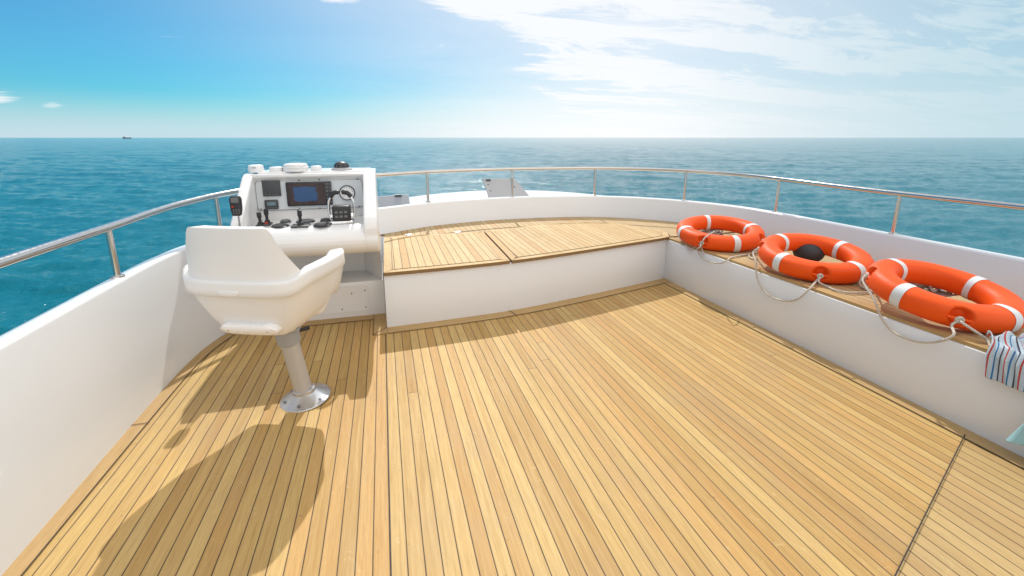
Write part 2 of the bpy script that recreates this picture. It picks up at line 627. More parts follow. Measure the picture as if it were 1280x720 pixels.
# ------------------------------------------------------------------ distant ship
sx = on_y(158.5, 172.0, 3200)
t = thing('ship', 'tiny dark ship far away on the horizon at the left', 'ship', (sx.x, 3200, SEA_Z))
b = MB(); b.prism([(sx.x - 19, SEA_Z - 1), (sx.x + 18, SEA_Z - 1), (sx.x + 21, SEA_Z + 7), (sx.x - 20, SEA_Z + 6)], 3195, 3205, 'y')
b.build('hull', plain('ship_hull', (.16, .20, .25), 0.6), t)
b = MB(); b.box(sx.x - 18, sx.x - 8, 3196, 3204, SEA_Z + 5, SEA_Z + 11, 0.3)
b.build('bridge', plain('ship_bridge', (.22, .25, .28), 0.6), t)

# ------------------------------------------------------------------ deck
XL, XR = -1.28, 2.68          # port bulwark, starboard bench face
YC = 3.64                     # console base
SEAT_Z = 0.408
box_front = catmull([(-0.045, 3.345, 0), (0.45, 3.375, 0), (0.93, 3.425, 0), (1.365, 3.515, 0), (1.953, 3.665, 0), (2.68, 3.86, 0)], 6)

b = MB()
seamA, seamB = (2.70, 1.314), (1.48, 0.813)
sl_ = (seamA[1] - seamB[1]) / (seamA[0] - seamB[0])
yl = seamA[1] + sl_ * (-1.5 - seamA[0])
b.sheet([(-1.5, yl), (2.7, seamA[1]), (2.7, 4.1), (-1.5, 4.1)], 0.0)
d = b.build('deck', M['deck']); props(d, kind='structure')
b = MB()
b.sheet([(-1.5, -2.4), (2.7, -2.4), (2.7, seamA[1]), (-1.5, yl)], 0.0)
d = b.build('aft_deck', M['deck_aft']); props(d, kind='structure')


def ribbon(b, line, w, z, side=1):
    """flat strip of width w beside a polyline; u runs along it"""
    L = 0
    prev = None
    pts = [Vector((p[0], p[1], 0)) for p in line]
    for i, p in enumerate(pts):
        a = pts[max(0, i - 1)]; c = pts[min(len(pts) - 1, i + 1)]
        tdir = (c - a).normalized()
        nrm = Vector((-tdir.y, tdir.x, 0)) * side
        if i: L += (p - pts[i - 1]).length
        v0 = b.bm.verts.new((p.x, p.y, z)); v1 = b.bm.verts.new((p.x + nrm.x * w, p.y + nrm.y * w, z))
        if prev:
            f = b.face([prev[0], v0, v1, prev[1]], [(prev[2], 0.03), (L, 0.03), (L, 0.03 + w), (prev[2], 0.03 + w)])
            if f:
                f.normal_update()
                if f.normal.z < 0: f.normal_flip()
        prev = (v0, v1, L)


MW = 0.115
b = MB()
ribbon(b, [p for p in box_front if p.x < 0.935], MW, 0.004, -1)
ribbon(b, [p for p in box_front if p.x > 0.90], MW, 0.0045, -1)
ribbon(b, [(2.69, 3.86), (2.69, -2.4)], 0.105, 0.005, -1)
ribbon(b, [(-1.1, 3.65), (-0.145, 3.65)], 0.115, 0.004, -1)
ribbon(b, [(-0.045, 3.75), (-0.045, 3.23)], 0.10, 0.0048, -1)
# port margin board follows the bulwark
port = catmull([(-1.29, -2.4, 0), (-1.29, 0.0, 0), (-1.29, 1.6, 0), (-1.285, 2.75, 0), (-1.27, 3.13, 0), (-1.215, 3.43, 0), (-1.10, 3.75, 0)], 8)
ribbon(b, port, 0.075, 0.0043, -1)
d = b.build('deck_margin', M['margin']); props(d, kind='structure')

b = MB()
inner = []
for i, p in enumerate(box_front):
    a = box_front[max(0, i - 1)]; c = box_front[min(len(box_front) - 1, i + 1)]
    tdir = (c - a).normalized()
    inner.append(Vector((p.x + tdir.y * MW, p.y - tdir.x * MW, 0)))
ribbon(b, inner, 0.0035, 0.0065, 1)
ribbon(b, [(2.585, 3.75), (2.585, -2.4)], 0.003, 0.0068, 1)
ribbon(b, [(-1.15, 3.535), (-0.145, 3.535)], 0.0035, 0.0065, 1)
ribbon(b, [(-0.145, 3.66), (-0.145, 3.23)], 0.0035, 0.0072, 1)
ribbon(b, [(-0.0565, 3.23), (-0.0565, -2.4)], 0.0045, 0.0066, 1)
ribbon(b, [(-0.045, 3.345), (-0.15, 3.225)], 0.005, 0.0077, 1)
ribbon(b, [(0.93, 3.425), (0.9605, 3.31)], 0.005, 0.0075, 1)
ribbon(b, [(2.62, 1.281), (1.40, 0.780), (0.9, 0.575)], 0.0045, 0.0071, 1)
pin = []
for i, p in enumerate(port):
    a = port[max(0, i - 1)]; c = port[min(len(port) - 1, i + 1)]
    tdir = (c - a).normalized()
    pin.append(Vector((p.x + tdir.y * 0.075, p.y - tdir.x * 0.075, 0)))
ribbon(b, pin, 0.004, 0.0064, 1)
ribbon(b, [(-1.29, 2.44), (-1.205, 2.44)], 0.005, 0.0079, 1)
d = b.build('deck_caulking', M['caulk']); props(d, kind='structure')

# ------------------------------------------------------------------ bulwark
BW = [(-1.28, -2.4, .713), (-1.28, 0.0, .713), (-1.28, 1.6, .713), (-1.28, 2.75, .713), (-1.265, 3.13, .711), (-1.22, 3.42, .708), (-1.08, 3.80, .704),
      (-.75, 4.27, .700), (-.35, 4.62, .696), (-.04, 4.82, .693), (.48, 5.12, .691), (1.0, 5.27, .690), (1.5, 5.325, .690), (2.08, 5.29, .688), (2.58, 5.17, .686),
      (3.03, 4.88, .684), (3.37, 4.50, .682), (3.61, 4.02, .680), (3.69, 3.55, .678), (3.70, 3.0, .678), (3.70, 1.5, .676), (3.70, 0.0, .676), (3.70, -2.4, .676)]
bw = catmull(BW, 8)


def normal_of(line, i):
    a = line[max(0, i - 1)]; c = line[min(len(line) - 1, i + 1)]
    tdir = (c - a); tdir.z = 0; tdir.normalize()
    return Vector((-tdir.y, tdir.x, 0))          # to the outside (line runs port -> bow -> starboard)


b = MB()
prof = [(0.0, None, -0.45), (0.0, 0.0, 0), (0.0, -0.016, 0), (0.004, -0.007, 0), (0.012, -0.001, 0), (0.022, 0.001, 0), (0.062, 0.002, 0), (0.074, -0.003, 0), (0.082, -0.012, 0), (0.085, -0.03, 0), (0.10, None, -0.3), (0.25, None, -2.2), (0.1, None, SEA_Z - .5)]
prof = [(o, dz_, za) for o, dz_, za in prof if not (o == 0.0 and dz_ == 0.0)]
rows = []
for i, p in enumerate(bw):
    nrm = normal_of(bw, i)
    row = []
    for o, dzz, za in prof:
        z = za if dzz is None else p.z + dzz
        row.append(b.bm.verts.new((p.x + nrm.x * o, p.y + nrm.y * o, z)))
    rows.append(row)
for a, c in zip(rows, rows[1:]):
    for j in range(len(prof) - 1):
        b.face([a[j], c[j], c[j + 1], a[j + 1]])
bmesh.ops.recalc_face_normals(b.bm, faces=b.bm.faces[:])
bul = b.build('bulwark', M['white'], smooth=True, auto=50)
props(bul, 'white curved bulwark wall wrapping around the deck below the steel rail', 'bulwark')

# ------------------------------------------------------------------ foredeck beyond the bulwark
fd = catmull([(-1.30, 3.3, 0), (-1.0, 4.9, 0), (-.45, 6.3, 0), (.384, 7.30, 0), (1.1, 7.72, 0), (1.9, 7.85, 0), (2.6, 7.55, 0), (3.1, 7.0, 0), (3.6, 5.9, 0), (3.8, 4.6, 0), (3.80, 3.3, 0)], 6)

def resample(line, n):
    d_ = [0]
    for a, c in zip(line, line[1:]): d_.append(d_[-1] + (c - a).length)
    out = []
    k_ = 0
    for i in range(n):
        t_ = d_[-1] * i / (n - 1)
        while k_ < len(d_) - 2 and d_[k_ + 1] < t_: k_ += 1
        f = (t_ - d_[k_]) / max(1e-9, d_[k_ + 1] - d_[k_])
        out.append(line[k_].lerp(line[k_ + 1], f))
    return out


inn = []
for i, p in enumerate(bw):
    if p.y > 3.25:
        nrm = normal_of(bw, i)
        inn.append(Vector((p.x + nrm.x * .06, p.y + nrm.y * .06, 0)))
inn, out_ = resample(inn, 60), resample(fd, 60)
b = MB()
rows = []
for s_, z_ in ((0, .52), (.6, .535), (.9, .52), (.975, .50), (1.0, .46), (1.005, .40), (1.0, -0.3), (0.98, -2.2), (0.9, SEA_Z - .5)):
    rows.append([b.bm.verts.new((*(a.lerp(c, s_)).xy, z_)) for a, c in zip(inn, out_)])
for a, c in zip(rows, rows[1:]):
    for j in range(59): b.face([a[j], a[j + 1], c[j + 1], c[j]])
bmesh.ops.recalc_face_normals(b.bm, faces=b.bm.faces[:])
o = b.build('foredeck', M['white'], smooth=True, auto=40)
props(o, kind='structure')

# ------------------------------------------------------------------ bow seat (box with teak top)
def grid_prism(name, outline, z0, z1, mat, parent, bevel=0.0):
    b = MB(); b.prism(outline, z0, z1, 'z', bevel)
    return b.build(name, mat, parent)


seat = thing('bow_bench', 'long white box seat with curved front and teak lids under the bow bulwark', 'bench', (1.2, 4.3, 0))
bf = [(p.x, p.y) for p in box_front]
back = [(p.x, p.y) for p in bw if p.y > 4.15 and p.x < 3.72 and p.x > -0.12]
# body: its front face and top, ends tucked inside the bulwark
body_outline = bf + [(2.70, 3.87), (3.0, 4.2), (3.3, 4.45)] + [(x, y) for x, y in reversed(back) if y > 4.45] + [(-0.045, 4.80)]
b = MB(); b.prism(body_outline, -0.02, SEAT_Z, 'z', 0.006, 2)
b.build('seat_box', M['white'], seat, smooth=True)


def teak_slab(name, outline, z0, z1, mat, parent, along='y', uoff=0.0):
    b = MB()
    lo = [b.bm.verts.new((x, y, z0)) for x, y in outline]
    hi = [b.bm.verts.new((x, y, z1)) for x, y in outline]
    n = len(outline)
    uv = lambda x, y: (y, x + uoff) if along == 'y' else (x, y + uoff)
    b.face(hi, [uv(*p) for p in outline])
    b.face(list(reversed(lo)), [uv(*p) for p in reversed(outline)])
    for i in range(n):
        j = (i + 1) % n
        L = math.dist(outline[i], outline[j])
        b.face([lo[i], lo[j], hi[j], hi[i]], [(0, 0.02), (L, 0.02), (L, 0.02 + z1 - z0), (0, 0.02 + z1 - z0)])
    bmesh.ops.recalc_face_normals(b.bm, faces=b.bm.faces[:])
    o = b.build(name, mat, parent)
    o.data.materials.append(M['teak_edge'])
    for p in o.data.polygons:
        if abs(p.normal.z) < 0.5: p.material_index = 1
    return o


# fixed teak behind the lids
tb = [(-0.03, 4.55), (0.98, 4.55), (1.6, 4.75), (2.25, 4.84), (2.60, 4.55), (2.85, 4.10), (2.76, 3.92), (3.1, 3.9), (3.62, 3.95)]
ft = tb + [(x - 0.0, y - 0.004) for x, y in reversed(back) if y > 4.0] + [(-0.03, 4.80)]
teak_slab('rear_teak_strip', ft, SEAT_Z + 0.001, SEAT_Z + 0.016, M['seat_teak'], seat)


def inset_curve(poly, w):
    out = []
    n = len(poly)
    A = sum(poly[i][0] * poly[(i + 1) % n][1] - poly[(i + 1) % n][0] * poly[i][1] for i in range(n))
    sgn = 1 if A > 0 else -1
    for i in range(n):
        p0, p1, p2 = Vector(poly[i - 1]), Vector(poly[i]), Vector(poly[(i + 1) % n])
        d1 = (p1 - p0).normalized(); d2 = (p2 - p1).normalized()
        n1 = Vector((-d1.y, d1.x)) * sgn; n2 = Vector((-d2.y, d2.x)) * sgn
        m = (n1 + n2); m.normalize()
        sc = w / max(0.35, m.dot(n1))
        out.append(tuple(p1 + m * sc))
    return out


def lid(outline, name, label):
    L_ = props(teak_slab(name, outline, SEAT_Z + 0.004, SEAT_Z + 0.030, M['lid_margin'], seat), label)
    ins = inset_curve(outline, 0.062)
    ins2 = inset_curve(outline, 0.066)
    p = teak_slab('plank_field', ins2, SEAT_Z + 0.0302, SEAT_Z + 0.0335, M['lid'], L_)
    b = MB()
    n = len(ins)
    for i in range(n):
        j = (i + 1) % n
        vs = [b.bm.verts.new((*q, SEAT_Z + 0.0318)) for q in (ins[i], ins[j], ins2[j], ins2[i])]
        b.face(vs)
    # mitre lines at the sharp corners
    for i in range(n):
        p0, p1, p2 = Vector(outline[i - 1]), Vector(outline[i]), Vector(outline[(i + 1) % n])
        if (p1 - p0).angle(p2 - p1) > 0.6:
            a, c = Vector(outline[i]), Vector(ins[i])
            nn = (c - a).normalized(); nn = Vector((-nn.y, nn.x)) * 0.0018
            vs = [b.bm.verts.new((*q, SEAT_Z + 0.0313)) for q in (a + nn, a - nn, c - nn, c + nn)]
            b.face(vs)
    bmesh.ops.recalc_face_normals(b.bm, faces=b.bm.faces[:])
    for f in b.bm.faces:
        f.normal_update()
        if f.normal.z < 0: f.normal_flip()
    b.build('caulk_line', M['caulk'], L_)
    return L_


fr = [(p.x, p.y - 0.022) for p in box_front]
lid1 = lid([(x, y) for x, y in fr if x < 0.93] + [(0.935, 3.405), (0.965, 4.60), (-0.035, 4.60)], 'locker_lid', 'square left teak lid with two steel hinges at its rear edge')
rfront = [(0.952, 3.406)] + [(x, y) for x, y in fr if 0.98 < x < 2.6] + [(2.70, 3.85)]
lid2 = lid(rfront + [(2.84, 4.10), (2.62, 4.52), (2.25, 4.86), (1.6, 4.77), (0.985, 4.62)], 'locker_lid', 'larger right teak lid with a curved rear edge')
for x in (0.20, 0.70):
    b = MB(); b.box(x - .020, x + .020, 4.585, 4.625, SEAT_Z + .0305, SEAT_Z + .036, 0.0012)
    b.tube([(x - .028, 4.60, SEAT_Z + .038), (x + .028, 4.60, SEAT_Z + .038)], .006, 10)
    b.build('hinge', M['alu'], lid1, smooth=True)

# ------------------------------------------------------------------ starboard side bench
bench = thing('side_bench', 'white side bench with narrow teak top carrying the orange lifebuoys', 'bench', (3.2, 1.5, 0))
b = MB(); b.prism([(2.68, 3.861), (2.68, -2.4), (3.74, -2.4), (3.74, 3.8), (3.05, 4.24)], -0.02, SEAT_Z, 'z', 0.006, 2)
b.build('bench_box', M['white'], bench, smooth=True)
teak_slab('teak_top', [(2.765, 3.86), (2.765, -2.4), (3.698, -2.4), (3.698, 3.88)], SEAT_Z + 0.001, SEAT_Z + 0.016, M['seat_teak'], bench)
b = MB()
ribbon(b, [(2.690, 3.86), (2.690, -2.4)], 0.07, SEAT_Z + 0.019, 1)
for f in b.bm.faces: pass
r_ = bmesh.ops.extrude_face_region(b.bm, geom=b.bm.faces[:])
for v in [g for g in r_['geom'] if isinstance(g, bmesh.types.BMVert)]: v.co.z -= 0.019
bmesh.ops.recalc_face_normals(b.bm, faces=b.bm.faces[:])
b.build('front_board', M['margin'], bench)
b = MB(); ribbon(b, [(2.7605, 3.86), (2.7605, -2.4)], 0.0045, SEAT_Z + 0.014, 1)
for y in (1.45, 2.33, 3.05): ribbon(b, [(2.692, y), (2.76, y + 0.01)], 0.003, SEAT_Z + 0.0205, 1)
b.build('caulk_line', M['caulk'], bench)

# ------------------------------------------------------------------ railing
rail = thing('bow_railing', 'polished steel handrail on posts along the top of the white bulwark', 'railing', (1.2, 5.3, .7))
cap = []
for i, p in enumerate(bw):
    nrm = normal_of(bw, i)
    cap.append(Vector((p.x + nrm.x * 0.045, p.y + nrm.y * 0.045, p.z)))


def rail_z(p):
    if p.y < 2.6 and p.x < 0: return .968
    if p.x < 0.5: return .968 + (1.028 - .968) * sstep(2.6, 5.0, p.y)
    if p.x > 2.4: return .985 + (1.028 - .985) * sstep(2.4, 5.1, p.y)
    return 1.028


line = [Vector((p.x, p.y, rail_z(p))) for p in cap]
b = MB(); b.tube(line, 0.0205, 14)
b.build('handrail', M['steel'], rail, smooth=True, auto=0)


def nearest(x, y): return min(range(len(cap)), key=lambda i: (cap[i].x - x) ** 2 + (cap[i].y - y) ** 2)


for x, y in ((-1.32, 0.9), (-1.32, 2.66), (-1.17, 3.72), (.46, 5.15), (1.49, 5.37), (2.55, 5.22), (3.36, 4.55), (3.70, 3.62), (3.745, 2.52), (3.745, 1.1)):
    i = nearest(x, y)
    p = cap[i].copy()
    if y < 3.0:
        p.y = y
    b = MB(); b.tube([(p.x, p.y, p.z + .004), (p.x, p.y, rail_z(p) - .01)], 0.0145, 12)
    st = b.build('rail_post', M['steel'], rail, smooth=True)
    b = MB(); b.lathe([(0, .010), (.020, .010), (.030, .006), (.031, .0), (.031, -.004)], (p.x, p.y, p.z + .002), 20)
    b.build('foot_flange', M['steel'], st, smooth=True)

# ------------------------------------------------------------------ grey hatch boards on the foredeck
def board(pts, label, mat, group=None):
    """pts: four corners (rear-left, rear-right, front-right, front-left) in 3-D"""
    P = [Vector(p) for p in pts]
    c = sum(P, Vector()) / 4
    t = thing('hatch_board', label, 'hatch', (c.x, c.y, min(p.z for p in P)))
    n = (P[1] - P[0]).cross(P[3] - P[0]).normalized()
    if n.y > 0: n = -n
    b = MB()
    lo = [b.bm.verts.new(p - n * 0.022) for p in P]; hi = [b.bm.verts.new(p) for p in P]
    fs = [b.face(lo[::-1]), b.face(hi)] + [b.face([lo[i], lo[(i + 1) % 4], hi[(i + 1) % 4], hi[i]]) for i in range(4)]
    bmesh.ops.recalc_face_normals(b.bm, faces=b.bm.faces[:])
    bmesh.ops.bevel(b.bm, geom=b.bm.edges[:], offset=0.006, segments=2, affect='EDGES', profile=.5)
    b.build('panel', mat, t)
    ex = (P[1] - P[0]).normalized(); ey = (P[3] - P[0]).normalized()
    return t, P, n, ex, ey


zb = .54
q = [on_y(603, 223.5, 6.02), on_y(643, 222.5, 6.02), on_y(664, 247, 5.80), on_y(612, 249, 5.80)]
t, P, n, ex, ey = board(q, 'light grey hatch board tilted up on the foredeck behind the rail post', M['hatchgrey'])
for s, w in ((P[0] + ex * .07 + ey * .03, .05), (P[1] - ex * .05 + ey * .03, .018)):
    b = MB(); b.tube([s - ex * w * .6 + n * .012, s + ex * w * .6 + n * .012], .014, 8)
    b.build('latch', M['black'], t, smooth=True)
b = MB()
for s in (P[0] + ex * .05 + ey * .1, P[1] - ex * .05 + ey * .15, P[0] + ex * .05 + ey * .2):
    b = MB(); b.lathe([(0, .004), (.010, .002), (.011, -.002)], s, 10, n); b.build('screw', M['dark'], t)
for s in (P[0] + ex * .1, P[1] - ex * .1):
    b = MB(); b.tube([s - n * .02, Vector((s.x, s.y + .12, .5))], .012, 8)
    b.build('prop_stay', M['steel'], t, smooth=True)
q = [on_y(466, 245.5, 5.42), on_y(511, 242.8, 5.42), on_y(512.5, 255.5, 5.30), on_y(466, 259, 5.30)]
t, P, n, ex, ey = board(q, 'dark grey hatch board low on the foredeck beside the helm console', M['hatchdark'])
s = P[1] - ex * .12 + ey * .02
b = MB(); b.tube([s - ex * .04 + n * .012, s + ex * .04 + n * .012], .012, 8)
b.build('latch', M['black'], t, smooth=True)

# ------------------------------------------------------------------ helm console
CX0, CX1 = -0.955, -0.062
con = thing('helm_console', 'white helm console with instrument panel and dials beside the bow seat', 'helm console', (-.52, 3.7, 0))
b = MB(); b.box(CX0 - .02, CX1 + .012, YC, 4.30, -0.02, 0.29, 0.008)
pl = b.build('plinth', M['console'], con, smooth=True)
b = MB()
fr_ = [(-.83, .045), (-.19, .045), (-.175, .06), (-.175, .245), (-.19, .26), (-.83, .26)]
b.prism(fr_, YC - .004, YC + .01, 'y', 0.0015, 1)
ap = b.build('access_panel', M['console'], con, smooth=True)
for x, z in ((-.20, .215), (-.30, .20), (-.20, .075), (-.38, .075), (-.55, .075), (-.72, .075), (-.72, .215), (-.52, .215)):
    b = MB(); b.lathe([(0, .003), (.005, .002), (.006, -.001)], (x, YC - .004, z), 10, (0, -1, 0)); b.build('screw', M['dark'], ap)
# knee recess: back wall and the slanted starboard cheek
b = MB()
b.prism([(CX0, 3.99), (-.205, 3.965), (-.062, 3.645), (CX1, 3.645), (CX1, 4.30), (CX0, 4.30)], 0.288, 0.66, 'z', 0.006)
b.build('recess_wall', M['console'], con, smooth=True)
# dash: one side profile swept across
lip = []
for i in range(13):
    a = R(78 - i * 14.5)
    lip.append((3.295 + -0.125 * math.cos(a - R(0)), 0.715 + 0.105 * math.sin(a)))
prof_d = [(4.05, .815), (3.56, .815), (3.30, .818)] + [p for p in lip] + [(3.36, .600), (4.05, .600)]
b = MB(); b.prism(prof_d, CX0, CX1, 'x', 0.004, 2)
b.build('dash_shelf', M['console'], con, smooth=True, auto=40)
# wings
for x0, x1 in ((CX0 - .001, -.890), (-.152, CX1 + .001)):
    b = MB(); b.prism([(3.575, 1.128), (3.63, 1.150), (4.05, 1.150), (4.05, .597), (3.36, .597)] + [(y - .003, z) for y, z in reversed(lip) if z < .765] + [(3.171, .80), (3.185, .842), (3.215, .872)], x0, x1, 'x', 0.012, 3)
    b.build('side_wing', M['console'], con, smooth=True, auto=40)
# back body with the flat top
b = MB(); b.prism([(3.645, .80), (3.632, 1.10), (3.60, 1.125), (3.60, 1.146), (4.06, 1.146), (4.06, .60), (3.645, .60)], -.905, -.14, 'x', 0.006, 2)
b.build('console_body', M['console'], con, smooth=True, auto=40)
b = MB()
rr = lambda x0, x1, z0, z1, r: [(x0 + r, z0), (x1 - r, z0), (x1 - r * .3, z0 + r * .3), (x1, z0 + r), (x1, z1 - r), (x1 - r * .3, z1 - r * .3), (x1 - r, z1), (x0 + r, z1), (x0 + r * .3, z1 - r * .3), (x0, z1 - r), (x0, z0 + r), (x0 + r * .3, z0 + r * .3)]
b.box(-.87, -.10, 3.66, 4.02, 1.140, 1.158, 0.012, 3)
b.build('top_plinth', M['console'], con, smooth=True, auto=40)
YP = 3.628
M['gasket'] = plain('panel_gasket', (.16, .17, .18), 0.5)
PB = on_y(325, 224, YP), on_y(452, 221, YP), on_y(451, 259, YP), on_y(323, 264, YP)
b = MB(); b.prism(rr(PB[3].x, PB[1].x, PB[3].z + .004, 1.092, .02), YP, YP + .02, 'y', .0015, 1)
ip = b.build('instrument_panel', M['panel'], con, smooth=True, auto=30)
b = MB(); b.prism(rr(PB[3].x - .004, PB[1].x + .004, PB[3].z, 1.096, .022), YP + .004, YP + .018, 'y')
b.build('gasket', M['gasket'], ip)
b = MB()
for px, py in ((327.5, 226.5), (326.5, 261.5), (373.5, 225.3), (399, 224.4), (374.5, 261), (400, 260.3), (446.8, 223.5), (449, 258)):
    b = MB(); p = on_y(px, py, YP); b.lathe([(0, .003), (.0045, .002), (.006, -.001)], p, 10, (0, -1, 0)); b.build('screw', M['dark'], ip)


def face_plate(x0, x1, y0, y1, name, mat, parent, depth=.014, bev=.004):
    a = on_y(x0, y1, YP); c = on_y(x1, y0, YP)
    b = MB(); b.prism(rr(a.x, c.x, a.z, c.z, .006), YP - depth, YP + .005, 'y', bev, 2)
    return b.build(name, mat, parent, smooth=True, auto=40), a, c


g, a, c = face_plate(329.5, 349.8, 225.5, 245.5, 'autopilot_display', M['dark'], con)
b = MB()
for i in range(4):
    b = MB(); b.lathe([(0, .002), (.003, .001), (.004, 0)], (a.x + .02 + i * .024, YP - .0145, a.z + .012), 8, (0, -1, 0)); b.build('button', M['greydial'], g)
g, a, c = face_plate(332, 347.5, 249.3, 261.6, 'depth_gauge', M['dark'], con)
b = MB(); b.box(a.x + .016, c.x - .016, YP - .0165, YP - .012, a.z + .026, c.z - .016, .002)
b.build('display_glass', M['lcd'], g)
b = MB()
for i in range(4):
    b = MB(); b.box(a.x + .014 + i * .018, a.x + .026 + i * .018, YP - .017, YP - .012, a.z + .008, a.z + .014); b.build('button', M['greydial'], g)
g, a, c = face_plate(360.3, 413.8, 226.3, 257.6, 'chart_plotter', M['screen_frame'], con, .022)
b = MB()
xs0, xs1, zs0, zs1 = a.x + .008, a.x + (c.x - a.x) * .855, a.z + .010, c.z - .010
vs = [b.bm.verts.new(p) for p in ((xs0, YP - .0235, zs0), (xs1, YP - .0235, zs0), (xs1, YP - .0235, zs1), (xs0, YP - .0235, zs1))]
b.face(vs, [(0, 0), (1, 0), (1, 1), (0, 1)])
b.build('screen', M['screen'], g)
b = MB()
for i in range(6):
    zc = zs0 + .012 + i * (zs1 - zs0 - .02) / 5
    for dx_ in (-.012, .012):
        b = MB(); b.lathe([(0, .0025), (.0045, .0015), (.006, 0)], (xs1 + .026 + dx_, YP - .022, zc), 8, (0, -1, 0)); b.build('button', M['greydial'], g)
p = on_y(434, 241, YP)
b = MB(); b.lathe([(.047, -.002), (.050, .004), (.051, .012), (.055, .012), (.057, .0), (.057, -.004)], p, 36, (0, -1, 0))
g = b.build('round_gauge', M['black'], con, smooth=True)
b = MB(); b.lathe([(0, .005), (.0495, .005), (.0495, .0)], p, 32, (0, -1, 0)); b.build('dial_face', M['plate'], g)
b = MB(); b.lathe([(0, .009), (.012, .008), (.014, .004)], p, 16, (0, -1, 0))
b.tube([p + Vector((0, -.008, 0)), p + Vector((-.024, -.008, -.018))], .002, 6)
for i in range(11):
    an = R(-40 + i * 26); d_ = Vector((math.cos(an), 0, math.sin(an)))
    b.tube([p + d_ * .036 + Vector((0, -.0055, 0)), p + d_ * .043 + Vector((0, -.0055, 0))], .0012, 5)
b.build('needle', M['dark'], g)

# shelf fittings
SZ = .818
for px, py, r, h, nm, mt in ((350.3, 283.2, .050, .018, 'rubber_dial_cap', 'dark'), (357, 277.3, .032, .018, 'rubber_dial_cap', 'greydial'), (381.8, 277.0, .058, .016, 'rubber_dial_cap', 'greydial'),
                             (403, 281.8, .053, .020, 'rubber_dial_cap', 'dark'), (407, 276.2, .033, .020, 'rubber_dial_cap', 'dark')):
    p = on_z(px, py, SZ)
    b = MB(); b.lathe([(0, h), (r * .62, h), (r * .66, h - .003), (r * .86, h - .003), (r * .93, h - .006), (r, h * .45), (r, 0)], p, 32)
    g = b.build(nm, M[mt], con, smooth=True, auto=30)
    b = MB(); b.lathe([(r + .004, 0), (r + .005, .003), (r + .002, .005), (r - .002, .005)], p, 32)
    b.build('rim', M['black'], g, smooth=True)


def levers(pc, sx_, sy_, sticks, name):
    b = MB(); b.box(pc.x - sx_, pc.x + sx_, pc.y - sy_, pc.y + sy_, SZ, SZ + .008, .002)
    g = b.build(name, M['dark'], con, smooth=True)
    for dx_, dy_, hh, lean in sticks:
        q0 = Vector((pc.x + dx_, pc.y + dy_, SZ + .006)); q1 = q0 + Vector((lean, 0, hh))
        b = MB(); b.tube([q0, q0 + (q1 - q0) * .18, q0 + (q1 - q0) * .22, q0 + (q1 - q0) * .55, q0 + (q1 - q0) * .60, q0 + (q1 - q0) * .97, q1], [.020, .017, .010, .010, .015, .014, .009], 14)
        b.build('lever', M['black'], g, smooth=True)
    return g


p = on_z(330.5, 281, SZ)
g = levers(p, .042, .055, ((-.018, -.02, .085, -.004), (.014, .03, .10, -.002)), 'trim_control')
b = MB(); b.lathe([(0, .014), (.008, .013), (.010, .0)], (p.x + .016, p.y - .012, SZ + .008), 12); b.build('button', M['red'], g)
p = on_z(376, 282.5, SZ)
levers(p, .055, .05, ((0.0, .0, .105, .0),), 'bow_thruster_control')
# twin engine control
p = on_z(428.5, 278.5, SZ)
b = MB(); b.box(p.x - .075, p.x + .075, p.y - .06, p.y + .06, SZ, SZ + .022, .008, 3)
g = b.build('engine_control', M['chrome'], con, smooth=True)
b = MB(); b.box(p.x - .060, p.x + .060, p.y - .050, p.y + .050, SZ + .018, SZ + .125, .014, 3)
hs = b.build('control_housing', M['black'], g, smooth=True)
b = MB()
for i in range(3):
    for j in range(2):
        b = MB(); b.box(p.x - .042 + i * .030, p.x - .022 + i * .030, p.y - .054, p.y - .049, SZ + .045 + j * .03, SZ + .060 + j * .03, .002); b.build('button', M['greydial'], g)
for sgn in (-1, 1):
    arc = [(sgn * .076, SZ + .035), (sgn * .082, SZ + .075), (sgn * .083, SZ + .115), (sgn * .078, SZ + .155), (sgn * .064, SZ + .186)]
    b = MB(); b.tube(catmull([(p.x + x, p.y - .005, z) for x, z in arc], 5), .0085, 12)
    l_ = b.build('throttle_lever', M['chrome'], g, smooth=True)
    arc = [(sgn * .068, SZ + .180), (sgn * .052, SZ + .203), (sgn * .030, SZ + .216), (sgn * .008, SZ + .212)]
    b = MB(); b.tube(catmull([(p.x + x, p.y - .005, z) for x, z in arc], 5), [.011] + [.0155] * 14 + [.010], 14)
    b.build('grip', M['black'], l_, smooth=True)
    b = MB(); b.lathe([(0, .016), (.020, .014), (.022, 0)], (p.x + sgn * .060, p.y, SZ + .045), 20, (sgn, 0, 0))
    b.build('pivot', M['chrome'], g, smooth=True)

# caps and compass on the top
ZT = 1.158


def cap_thing(px, r, h, name, label, prof_):
    p = on_y(px, 212, 3.72)
    p.z = ZT
    t = thing(name, label, 'cap', p, 'caps on the helm console top')
    b = MB(); b.lathe([(a_ * r, z_ * h) for a_, z_ in prof_], p, 32)
    b.build('housing', M['console'], t, smooth=True, auto=30)
    return t, p


